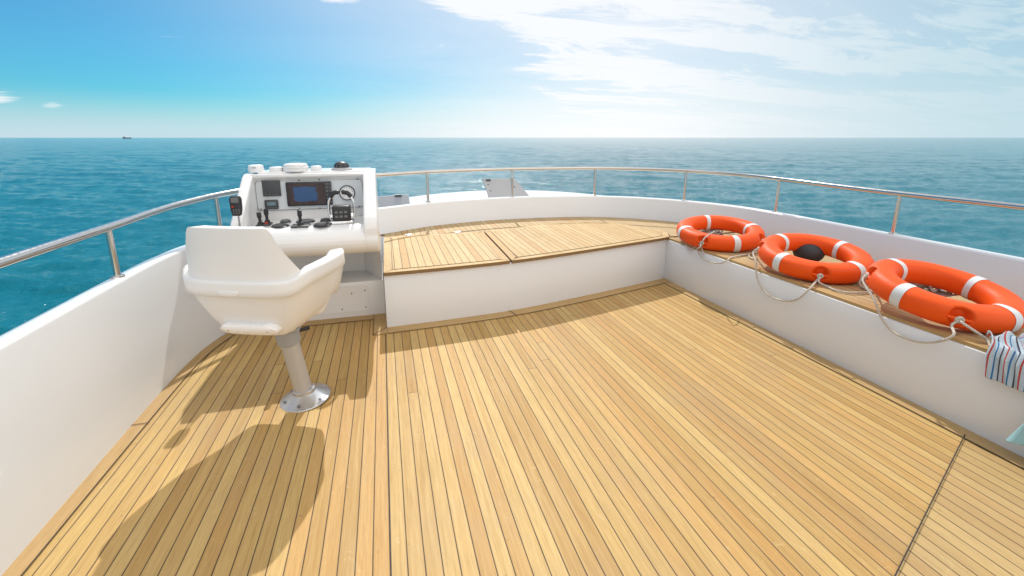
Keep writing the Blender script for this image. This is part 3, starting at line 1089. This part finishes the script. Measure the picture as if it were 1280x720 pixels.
dome = [(0, 1.0), (.5, .985), (.82, .93), (.93, .84), (.95, .74), (.95, .5), (1.0, .44), (1.0, .0)]
for px, r, h, lab in ((320, .053, .052, 'small white drum cap at the left end of the console top'), (345.3, .047, .036, 'small white cap between drum cap and big dome on console top'),
                      (370, .086, .060, 'largest white stepped dome in the middle of the console top'), (395.5, .040, .038, 'smallest white cap right of the big dome on console top')):
    t, p = cap_thing(px, r, h, 'antenna_cap', lab, dome)
    if r > .08:
        b = MB(); b.lathe([(.087, .022), (.090, .026), (.090, .031), (.084, .034)], p, 32); b.build('step_ring', M['console'], t, smooth=True)
    if px == 320:
        p.z = ZT
        b = MB(); b.box(p.x - .012, p.x + .012, p.y - .054, p.y - .048, ZT + .030, ZT + .033); b.build('slot', M['dark'], t)
p = on_y(427.3, 211, 3.74); p.z = ZT
t = thing('compass', 'dark domed compass with grey rim at the right end of console top', 'compass', p)
b = MB(); b.lathe([(0, .020), (.056, .020), (.066, .018), (.074, .010), (.077, .0)], p, 32)
b.build('base', M['hatchgrey'], t, smooth=True)
b = MB(); b.lathe([(.058, .014), (.057, .030), (.050, .046), (.036, .058), (.018, .064), (0, .066)], p, 32)
b.build('card_bowl', M['black'], t, smooth=True)
for an in (-35, 0, 35):
    b = MB(); b.tube([p + Vector((math.sin(R(an)) * .060 * math.cos(R(e_)), -math.cos(R(an)) * .060 * math.cos(R(e_)), .018 + .047 * math.sin(R(e_)))) for e_ in (0, 20, 40, 60, 75)], .0022, 6)
    b.build('lubber_rib', M['greydial'], t, smooth=True)

# hand microphone hanging on the port wing
p = on_x(295.5, 258, -.95)
p = Vector((p.x * .95, p.y * .95, CAM_H + (p.z - CAM_H) * .95))
mic = thing('radio_handset', 'black radio handset with orange button clipped to left console wing', 'radio handset', p)
b = MB()
b.prism([(p.x - .030, p.z - .070), (p.x + .026, p.z - .070), (p.x + .036, p.z - .02), (p.x + .038, p.z + .055), (p.x + .028, p.z + .078), (p.x - .030, p.z + .078), (p.x - .040, p.z + .055), (p.x - .038, p.z - .02)], p.y - .022, p.y + .022, 'y', .008, 3)
b.build('handset_body', M['black'], mic, smooth=True)
b = MB(); b.prism(rr(p.x - .026, p.x + .024, p.z + .030, p.z + .068, .006), p.y - .027, p.y - .020, 'y', .002); b.build('grille', M['greydial'], mic)
b = MB(); b.box(p.x - .026, p.x - .012, p.y - .028, p.y - .020, p.z - .005, p.z + .007, .002); b.build('call_button', M['red'], mic)
b = MB()
for i in range(3):
    for j in range(3):
        b = MB(); b.box(p.x - .020 + i * .017, p.x - .010 + i * .017, p.y - .026, p.y - .020, p.z - .055 + j * .014, p.z - .047 + j * .014, .0015); b.build('key', M['greydial'], mic)
b = MB()
cord = []
for i in range(90):
    a_ = i * .9; z_ = p.z - .072 - i * .0022
    cord.append((p.x + .006 + .006 * math.cos(a_), p.y + .006 * math.sin(a_), z_))
b.tube(cord, .0026, 6); b.build('coiled_cord', M['black'], mic, smooth=True)
b = MB(); b.box(p.x - .020, p.x + .020, p.y + .018, p.y + .06, p.z + .0, p.z + .03, .004); b.build('clip', M['steel'], mic)
mic.scale = (.84, .84, .84)

# ------------------------------------------------------------------ helm chair
CH = Vector((-.592, 2.42, 0)); PHI = R(-22)
chair = thing('helm_chair', 'white moulded helm chair seen from behind on a steel pedestal', 'chair', (-.485, 2.475, 0))
co, si = math.cos(PHI), math.sin(PHI)


def ch(x, y, z): return Vector((CH.x + x * co - y * si, CH.y + x * si + y * co, z))


def plan(a, s, ex=3.4, hw=.318, hb=.24, hf=.335):
    """a = 0 at the back, +-180 at the front"""
    sx_, cy2 = math.sin(a), -math.cos(a)
    x = math.copysign(abs(sx_) ** (2 / ex), sx_) * hw
    y = math.copysign(abs(cy2) ** (2 / ex), cy2) * (hb if cy2 < 0 else hf)
    return x * s, y * s


def tub_scale(z):
    pts = [(.455, .42), (.461, .52), (.473, .60), (.495, .665), (.53, .74), (.58, .825), (.64, .91), (.70, .975), (.78, 1.0), (.9, 1.0)]
    for (z0, s0), (z1, s1) in zip(pts, pts[1:]):
        if z <= z1: return s0 + (s1 - s0) * max(0, (z - z0)) / (z1 - z0)
    return 1.0


def rim_h(a):
    d = abs(math.degrees(a))
    return .605 + (.775 - .605) * (1 - sstep(131, 160, d)) + .042 * sstep(34, 78, d) * (1 - sstep(131, 160, d))


NA = 96
b = MB()
cols_ = []
for i in range(NA):
    a = -PI + 2 * PI * i / NA
    h = rim_h(a)
    prof_ = []
    zb_ = .455
    for f in (0, .03, .08, .16, .27, .40, .52, .62):
        z = zb_ + (h - .085 - zb_) * f / .62 if f < .62 else h - .085
        s = tub_scale(z + (.775 - h) * .55)
        prof_.append((z, s * .985))
    prof_ += [(h - .078, 1.0 * tub_scale(h - .07 + (.775 - h) * .55) * .99), (h - .072, tub_scale(h + (.775 - h) * .55) * 1.024), (h - .045, 1.022 * tub_scale(h + (.775 - h) * .55)), (h - .014, 1.024 * tub_scale(h + (.775 - h) * .55)), (h - .003, 1.014 * tub_scale(h + (.775 - h) * .55)),
              (h, .975 * tub_scale(h + (.775 - h) * .55)), (h - .003, (.91 - .07 * sstep(55, 80, abs(math.degrees(a)))) * tub_scale(h + (.775 - h) * .55)), (h - .02, (.86 - .07 * sstep(55, 80, abs(math.degrees(a)))) * tub_scale(h + (.775 - h) * .55)), (min(h - .028, .62), .78), (min(h - .03, .575), .66)]
    col_ = []
    for z, s in prof_:
        x, y = plan(a, s)
        # the bottom of the bowl sits slightly forward over the post
        y += (.775 - z) * .05
        col_.append(b.bm.verts.new(ch(x, y, z)))
    cols_.append(col_)
for i in range(NA):
    p_, q_ = cols_[i], cols_[(i + 1) % NA]
    for j in range(len(p_) - 1): b.face([p_[j], q_[j], q_[j + 1], p_[j + 1]])
cb = b.bm.verts.new(ch(0, .02, .454)); ct = b.bm.verts.new(ch(0, .0, .565))
for i in range(NA):
    b.face([cb, cols_[(i + 1) % NA][0], cols_[i][0]]); b.face([ct, cols_[i][-1], cols_[(i + 1) % NA][-1]])
bmesh.ops.recalc_face_normals(b.bm, faces=b.bm.faces[:])
shell = b.build('seat_shell', M['seat'], chair, smooth=True, auto=0)
# backrest
b = MB()
NU, NV = 28, 14


def back_pt(u, v, off):
    """u -1..1 across, v 0..1 up, off = outward offset"""
    half = R(72) + (R(35) - R(72)) * (1 - (1 - v) ** 1.15)
    a = u * half
    s = .955 + off / .27 - .02 * v
    x, y = plan(a, s, 3.2)
    z = .755 + .262 * v
    # rounded upper corners
    cu = max(0, abs(u) - .72) / .28
    z -= .055 * cu ** 2.4 * v
    return ch(x, y - .015 * v, z)


outer = [[b.bm.verts.new(back_pt(-1 + 2 * i / NU, j / NV, 0.0)) for j in range(NV + 1)] for i in range(NU + 1)]
innr = [[b.bm.verts.new(back_pt(-1 + 2 * i / NU, j / NV, -.055)) for j in range(NV + 1)] for i in range(NU + 1)]
for i in range(NU):
    for j in range(NV):
        b.face([outer[i][j], outer[i + 1][j], outer[i + 1][j + 1], outer[i][j + 1]])
        b.face([innr[i][j], innr[i][j + 1], innr[i + 1][j + 1], innr[i + 1][j]])
    b.face([outer[i][NV], outer[i + 1][NV], innr[i + 1][NV], innr[i][NV]])
    b.face([outer[i][0], innr[i][0], innr[i + 1][0], outer[i + 1][0]])
for j in range(NV):
    b.face([outer[0][j], outer[0][j + 1], innr[0][j + 1], innr[0][j]])
    b.face([outer[NU][j], innr[NU][j], innr[NU][j + 1], outer[NU][j + 1]])
bmesh.ops.recalc_face_normals(b.bm, faces=b.bm.faces[:])
es = [e for e in b.bm.edges if len(e.link_faces) == 2 and e.link_faces[0].normal.angle(e.link_faces[1].normal, 0) > 1.0]
bmesh.ops.bevel(b.bm, geom=es, offset=.022, segments=5, profile=.5, affect='EDGES', clamp_overlap=True)
b.build('backrest', M['seat'], chair, smooth=True, auto=0)
# oval badge and drain plate at the back
b = MB()
for i in range(24):
    pass
ax = ch(0, -1, 0) - ch(0, 0, 0)


HW, HB, HF = .318, .24, .335


def on_shell(x, z, lift):
    """point on the rear of the shell, x across the chair"""
    s = tub_scale(z) * .985 if z < .65 else 1.022
    y = -HB * s * (1 - min(1, abs(x) / (HW * s)) ** 3.4) ** (1 / 3.4) + (.775 - z) * .05
    return ch(x, y - lift, z)


def shell_pad(name, x0, x1, zc, hh, lift, mat, parent, n=20):
    b = MB()
    rows = []
    for i in range(n + 1):
        f = i / n
        x = x0 + (x1 - x0) * f
        e = min(1, min(f, 1 - f) * n / 3.0)
        h_ = hh * math.sqrt(max(0.02, 1 - (1 - e) ** 2))
        rows.append([b.bm.verts.new(on_shell(x, zc + h_ * v, l)) for v, l in ((-1, -.01), (-.97, lift * .7), (-.6, lift), (0, lift), (.6, lift), (.97, lift * .7), (1, -.01))])
    for a_, c_ in zip(rows, rows[1:]):
        for j in range(6): b.face([a_[j], c_[j], c_[j + 1], a_[j + 1]])
    b.face(rows[0]); b.face(rows[-1][::-1])
    bmesh.ops.recalc_face_normals(b.bm, faces=b.bm.faces[:])
    return b.build(name, mat, parent, smooth=True, auto=60)


shell_pad('badge', -.065, .030, .722, .011, .004, M['seat'], chair)
pp = shell_pad('rear_plate', -.128, .150, .522, .033, .040, M['plate'], chair)
for x in (-.085, .108):
    b = MB(); q0 = on_shell(x, .522, .040); b.lathe([(0, .004), (.004, .003), (.006, .0)], q0, 12, ax); b.build('screw', M['steel'], pp, smooth=True)
# cushion inside the tub
b = MB(); NQ = 40
rows = []
for s, z in ((.74, .560), (.76, .590), (.73, .615), (.65, .628), (.35, .634)):
    rows.append([b.bm.verts.new(ch(*plan(2 * PI * i / NQ, s * .86), z)) for i in range(NQ)])
for a_, c_ in zip(rows, rows[1:]):
    for i in range(NQ): b.face([a_[i], a_[(i + 1) % NQ], c_[(i + 1) % NQ], c_[i]])
b.face(rows[-1])
bmesh.ops.recalc_face_normals(b.bm, faces=b.bm.faces[:])
b.build('seat_cushion', M['seat'], chair, smooth=True, auto=0)
# pedestal
p0 = Vector((-.485, 2.475, 0)); p1 = Vector((-.535, 2.435, .43))
axis = (p1 - p0).normalized()
b = MB(); b.tube([p0 + axis * .03, p0 + axis * .40], .045, 28)
post = b.build('pedestal_post', M['post'], chair, smooth=True)
b = MB(); b.lathe([(.047, .355), (.056, .362), (.058, .42), (.056, .435), (.0, .435)], p0, 28, axis); b.build('collar', M['collar'], chair, smooth=True, auto=30)
b = MB(); b.lathe([(.128, .0), (.130, .004), (.128, .008), (.115, .013), (.066, .040), (.058, .046), (.056, .060), (.050, .064), (.044, .064)], p0 + Vector((0, 0, .005)), 48, Vector((axis.x * .6, axis.y * .6, axis.z)))
fl = b.build('base_flange', M['alu'], chair, smooth=True, auto=28)
for i in range(6):
    an = R(20 + 60 * i); q0 = p0 + Vector((math.cos(an) * .104, math.sin(an) * .104, .022))
    b = MB(); b.lathe([(0, .006), (.005, .005), (.008, .001), (.009, -.003)], q0, 12); b.build('bolt', M['greydial'], fl, smooth=True)
b = MB(); q0 = p0 + axis * .40 + Vector((.06, .06, .0)); b.tube([q0 - Vector((.05, .03, 0)), q0 + Vector((.03, .03, -.005))], .010, 10); b.build('adjuster_knob', M['black'], chair, smooth=True)
b = MB(); b.box(-.63, -.46, 2.36, 2.50, .438, .460, .006); b.build('seat_mount', M['collar'], chair)

# ------------------------------------------------------------------ lifebuoys
RR, RZ = .073, .068
BENCH_Z = SEAT_Z + .019


def ring_frame(c, tx, ty):
    n = Vector((tx, ty, 1)).normalized()
    ex = Vector((1, 0, -tx)).normalized()
    ey = n.cross(ex)
    return Matrix((ex, ey, n)).transposed(), Vector(c)


def lifebuoy(c, tx, ty, rot, label, RO):
    Rm, C = ring_frame(c, tx, ty)
    t = thing('lifebuoy', label, 'lifebuoy', C, 'orange lifebuoys lying on the side bench')
    Rm_ = Rm.to_4x4()

    def W(v): return Rm @ v
    n1, n2 = 220, 48
    Rc = RO - RR
    notches = [rot + PI / 4 + i * PI / 2 for i in range(4)]

    def pt(a, e, grow=0.0):
        ce, se = math.cos(e), math.sin(e)
        # slightly squared section
        k_ = 1.0 / (abs(ce) ** 2.4 + abs(se) ** 2.4) ** (1 / 2.4)
        r_, z_ = Rc + (RR + grow) * ce * k_, (RZ + grow) * se * k_
        for na in notches:
            da = (a - na + PI) % (2 * PI) - PI
            de = (e - R(14) + PI) % (2 * PI) - PI
            dd = math.sqrt((da * RO / .047) ** 2 + (de * RR / .052) ** 2)
            if dd < 1.2 and grow == 0.0:
                dep = .046 * (1 - sstep(.80, 1.08, dd))
                r_ -= dep * max(0, ce * k_); z_ -= dep * max(0, se * k_) * .4
        return Vector((r_ * math.cos(a), r_ * math.sin(a), z_))
    b = MB()
    vs = [[b.bm.verts.new(W(pt(2 * PI * i / n1, 2 * PI * j / n2))) for j in range(n2)] for i in range(n1)]
    for i in range(n1):
        for j in range(n2):
            b.face([vs[i][j], vs[(i + 1) % n1][j], vs[(i + 1) % n1][(j + 1) % n2], vs[i][(j + 1) % n2]])
    bmesh.ops.recalc_face_normals(b.bm, faces=b.bm.faces[:])
    b.build('ring_body', M['orange'], t, smooth=True, local=True, auto=0)
    for q_ in range(4):
        a0 = rot + q_ * PI / 2
        hw_ = .027 / RO
        b = MB()
        vs = [[b.bm.verts.new(W(pt(a0 - hw_ + 2 * hw_ * i / 4, 2 * PI * j / n2, .0022 if 0 < i < 4 else .0018))) for j in range(n2)] for i in range(5)]
        for i in range(4):
            for j in range(n2): b.face([vs[i][j], vs[i + 1][j], vs[i + 1][(j + 1) % n2], vs[i][(j + 1) % n2]])
        bmesh.ops.recalc_face_normals(b.bm, faces=b.bm.faces[:])
        b.build('reflective_band', M['band'], t, smooth=True, local=True, auto=0)
    eyes = []
    for na in notches:
        b = MB()
        rad = Vector((math.cos(na), math.sin(na), 0)); tan = Vector((-math.sin(na), math.cos(na), 0))
        b.tube([W(rad * (RO - .010) + tan * s_ + Vector((0, 0, .002))) for s_ in (-.05, -.02, .02, .05)], .0075, 8)
        b.build('rope_lug', M['orange'], t, smooth=True, local=True)
        b = MB()
        b.tube([W(rad * (RO - .003) + tan * .012 * math.cos(w_) + Vector((0, 0, .012 * math.sin(w_)))) for w_ in [2 * PI * g_ / 10 for g_ in range(10)]], .0085, 8, cyc=True)
        b.build('rope_knot', M['rope'], t, smooth=True, local=True)
        eyes.append(C + W(rad * (RO + .004)))
    return t, eyes, C


def grab(t, pts, name='grab_rope', r=.0062, mat='rope'):
    b = MB(); b.tube(catmull(pts, 8), r, 10)
    return b.build(name, M[mat], t, smooth=True, auto=0)


XF = 2.655


def F(px, py): return on_x(px, py, XF)         # just in front of the bench face
def B(px, py, dz=.008): return on_z(px, py, BENCH_Z + dz)   # lying on the bench top


ring1, e1, c1_ = lifebuoy((2.992, 3.506, .535), -.07, -.114, R(-16), 'farthest orange lifebuoy beside the bow seat corner, grey rope inside', .378)
ring2, e2, c2_ = lifebuoy((3.035, 2.556, .539), -.06, -.140, R(4), 'middle orange lifebuoy lying around the dark round fender', .366)
ring3, e3, c3_ = lifebuoy((2.998, 1.710, .546), .010, -.187, R(0), 'nearest orange lifebuoy beside the striped towel with a rope coil inside', .350)


def eye_near(eyes, px, py, X=None):
    best = None
    for e in eyes:
        # angle between sight line and eye
        d = ray(px, py).normalized(); v = (e - Vector((0, 0, CAM_H))).normalized()
        s = d.angle(v)
        if best is None or s < best[0]: best = (s, e)
    return best[1]


a_, c_ = eye_near(e1, 873, 300), eye_near(e1, 948, 297)
grab(ring1, [a_, a_ + Vector((-.03, -.02, -.03)), F(871, 312), F(880, 324), F(897, 329), F(908, 326), B(914, 322), B(925, 319.5), B(940, 317), B(950, 314)])
grab(ring1, [a_ + Vector((-.005, .01, -.005)), F(866, 309) + Vector((.02, 0, 0)), F(862, 313), B(857, 306)], r=.0055)
grab(ring1, [on_z(893, 289, .565), on_z(884, 296, .572) + Vector((-.02, 0, -.005)), on_z(878, 303, .53), F(877, 310), F(880, 318)], 'tie_cord', .005, 'greyrope')
a_, c_ = eye_near(e2, 947, 307), eye_near(e2, 1026, 344)
grab(ring2, [a_, a_ + Vector((-.035, .0, -.03)), F(945, 327), F(946, 345), F(953, 361), F(966, 372), F(985, 376.5), F(999, 372.5), F(1012, 361), c_ + Vector((-.03, 0, -.03)), c_])
grab(ring2, [c_, c_ + Vector((-.03, -.02, -.03)), B(1034, 358), B(1045, 363), B(1062, 366), B(1082, 365.5), B(1091, 364), B(1083, 361.5), B(1076, 357), on_z(1075, 351, .46), on_z(1083, 347.5, .485), eye_near(e3, 1091, 355)])
grab(ring2, [a_ + Vector((0, .01, 0)), B(940, 316), B(936, 320), B(941, 323.5), B(947, 323)], r=.0055)
a_, c_ = eye_near(e3, 1091, 355), eye_near(e3, 1218, 410)
grab(ring3, [a_, a_ + Vector((-.04, -.02, -.03)), F(1093, 375), F(1101, 396), F(1113, 412), F(1130, 422), F(1150, 427.5), F(1172, 427), F(1192, 419), c_ + Vector((-.035, .01, -.025)), c_])
grab(ring3, [c_, c_ + Vector((-.02, -.03, -.005)), B(1233, 424, .02), B(1238, 432), B(1246, 436), B(1256, 433), B(1266, 428), B(1276, 422)])


def rope_coil(c, rad, loops, label, seed, stretch, ang, height):
    """loose loops thrown on a heap; each loop leans a different way"""
    rnd = random.Random(seed)
    pts = []
    for l_ in range(loops):
        ox, oy = rnd.uniform(-.5, .5) * rad * stretch, rnd.uniform(-.4, .4) * rad
        rx_, ry_ = rad * rnd.uniform(.45, 1.0) * stretch, rad * rnd.uniform(.4, .9)
        tilt, ta_ = rnd.uniform(.0, .55), rnd.uniform(0, 6.28)
        base = .008 + height * rnd.uniform(0, .35)
        st_ = rnd.uniform(0, 6.28)
        for q_ in range(8):
            a = st_ + q_ / 8 * 2 * PI
            x, y = ox + rx_ * math.cos(a), oy + ry_ * math.sin(a)
            z = base + max(0, tilt * height * (1 + math.cos(a - ta_)) * .9)
            xr, yr = x * math.cos(ang) - y * math.sin(ang), x * math.sin(ang) + y * math.cos(ang)
            pts.append(Vector((c[0] + xr, c[1] + yr, BENCH_Z + z)))
    b = MB(); b.tube(catmull(pts, 5), .0065, 8)
    o = b.build('rope_coil', M['greyrope'], smooth=True, auto=0)
    return props(o, label, 'rope', 'grey rope coils inside lifebuoys')


q = on_z(888, 288, BENCH_Z + .06); rope_coil((q.x, q.y), .078, 14, 'tangled grey rope inside the farthest lifebuoy', 2, 1.4, R(-60), .105)
q = on_z(1150, 354, BENCH_Z + .08); rope_coil((q.x, q.y), .092, 14, 'loose grey rope coil inside the nearest lifebuoy', 5, 1.6, R(-60), .15)

q = on_z(1009, 328, BENCH_Z)
fen = thing('ball_fender', 'dark grey round fender lying inside the middle lifebuoy', 'fender', q)
b = MB(); b.lathe([(0, 0)] + [(.110 * math.sin(R(a)), .086 - .086 * math.cos(R(a))) for a in range(12, 176, 8)] + [(0, .172)], q, 32)
b.build('fender_ball', M['fender'], fen, smooth=True, auto=0)
b = MB(); b.lathe([(0, .020), (.010, .018), (.014, .004), (.016, -.006)], q + Vector((.01, -.01, .170)), 16, (.1, -.1, 1)); b.build('fender_valve', M['plate'], fen, smooth=True)

# ------------------------------------------------------------------ towels
def cloth(name, mat, fn, nu, nv, label, cat, th=.004):
    b = MB()
    g = [[fn(i / nu, j / nv) for j in range(nv + 1)] for i in range(nu + 1)]
    vs = [[b.bm.verts.new(p[:3]) for p in r_] for r_ in g]
    for i in range(nu):
        for j in range(nv):
            idx = ((i, j), (i + 1, j), (i + 1, j + 1), (i, j + 1))
            b.face([vs[a][c] for a, c in idx], [(g[a][c][3], g[a][c][4]) for a, c in idx])
    bmesh.ops.recalc_face_normals(b.bm, faces=b.bm.faces[:])
    o = b.build(name, mat, smooth=True, auto=0)
    m = o.modifiers.new('Solidify', 'SOLIDIFY'); m.thickness = th; m.offset = 0
    m = o.modifiers.new('Subdivision', 'SUBSURF'); m.levels = m.render_levels = 1
    return props(o, label, cat)


def towel_fn(u, v):
    # u: along the bench edge, running aft (0.62 m); v: from the hanging hem up over the edge and across the bench
    L = v * .75
    y = 1.275 - u * .62 + .02 * math.sin(v * 5)
    fold = .010 * math.sin(u * 34 + 1.5 * math.sin(v * 6)) + .006 * math.sin(u * 71 + v * 9)
    if L < .125:
        x = 2.668 - .008 - abs(fold) * .9 - .012 * (1 - L / .125)
        z = BENCH_Z + .010 - (.125 - L)
    else:
        s = L - .125
        x = 2.668 + s * .78
        bump_ = math.exp(-((s - .12) / .10) ** 2)
        z = BENCH_Z + .012 + .034 * bump_ * (.6 + .5 * math.sin(u * 23 + 2) * math.sin(s * 30 + u * 9)) + abs(fold) * 1.6 + .02 * math.sin(s * 22 + u * 14) ** 2
        y += .05 * math.sin(s * 12) * bump_ + s * .12
    return (x, y, z, u * .62, L)


cloth('striped_towel', M['towel'], towel_fn, 90, 60, 'white towel with red, blue and dark stripes hanging over the bench edge', 'towel')


def blue_fn(u, v):
    y = 1.135 - u * .55 + .02 * v
    fold = .018 * math.sin(u * 26 + v * 3)
    hem = .075 + .115 * sstep(0, .25, u) * 0 + .17 * (1 - sstep(0, .30, u)) * (v if v < 1 else 1) * 0
    top = .40
    lowz = .078 + .02 * math.sin(u * 11)
    z = lowz + (top - lowz) * v
    yy = y - .10 * v * (1 - sstep(0.0, .6, u)) - .04 * v
    x = 2.655 - .02 - abs(fold) - .03 * (1 - v)
    return (x, yy, z, u, v)


cloth('blue_towel', M['bluecloth'], blue_fn, 50, 24, 'pale blue cloth hanging against the bench front below the striped towel', 'towel')
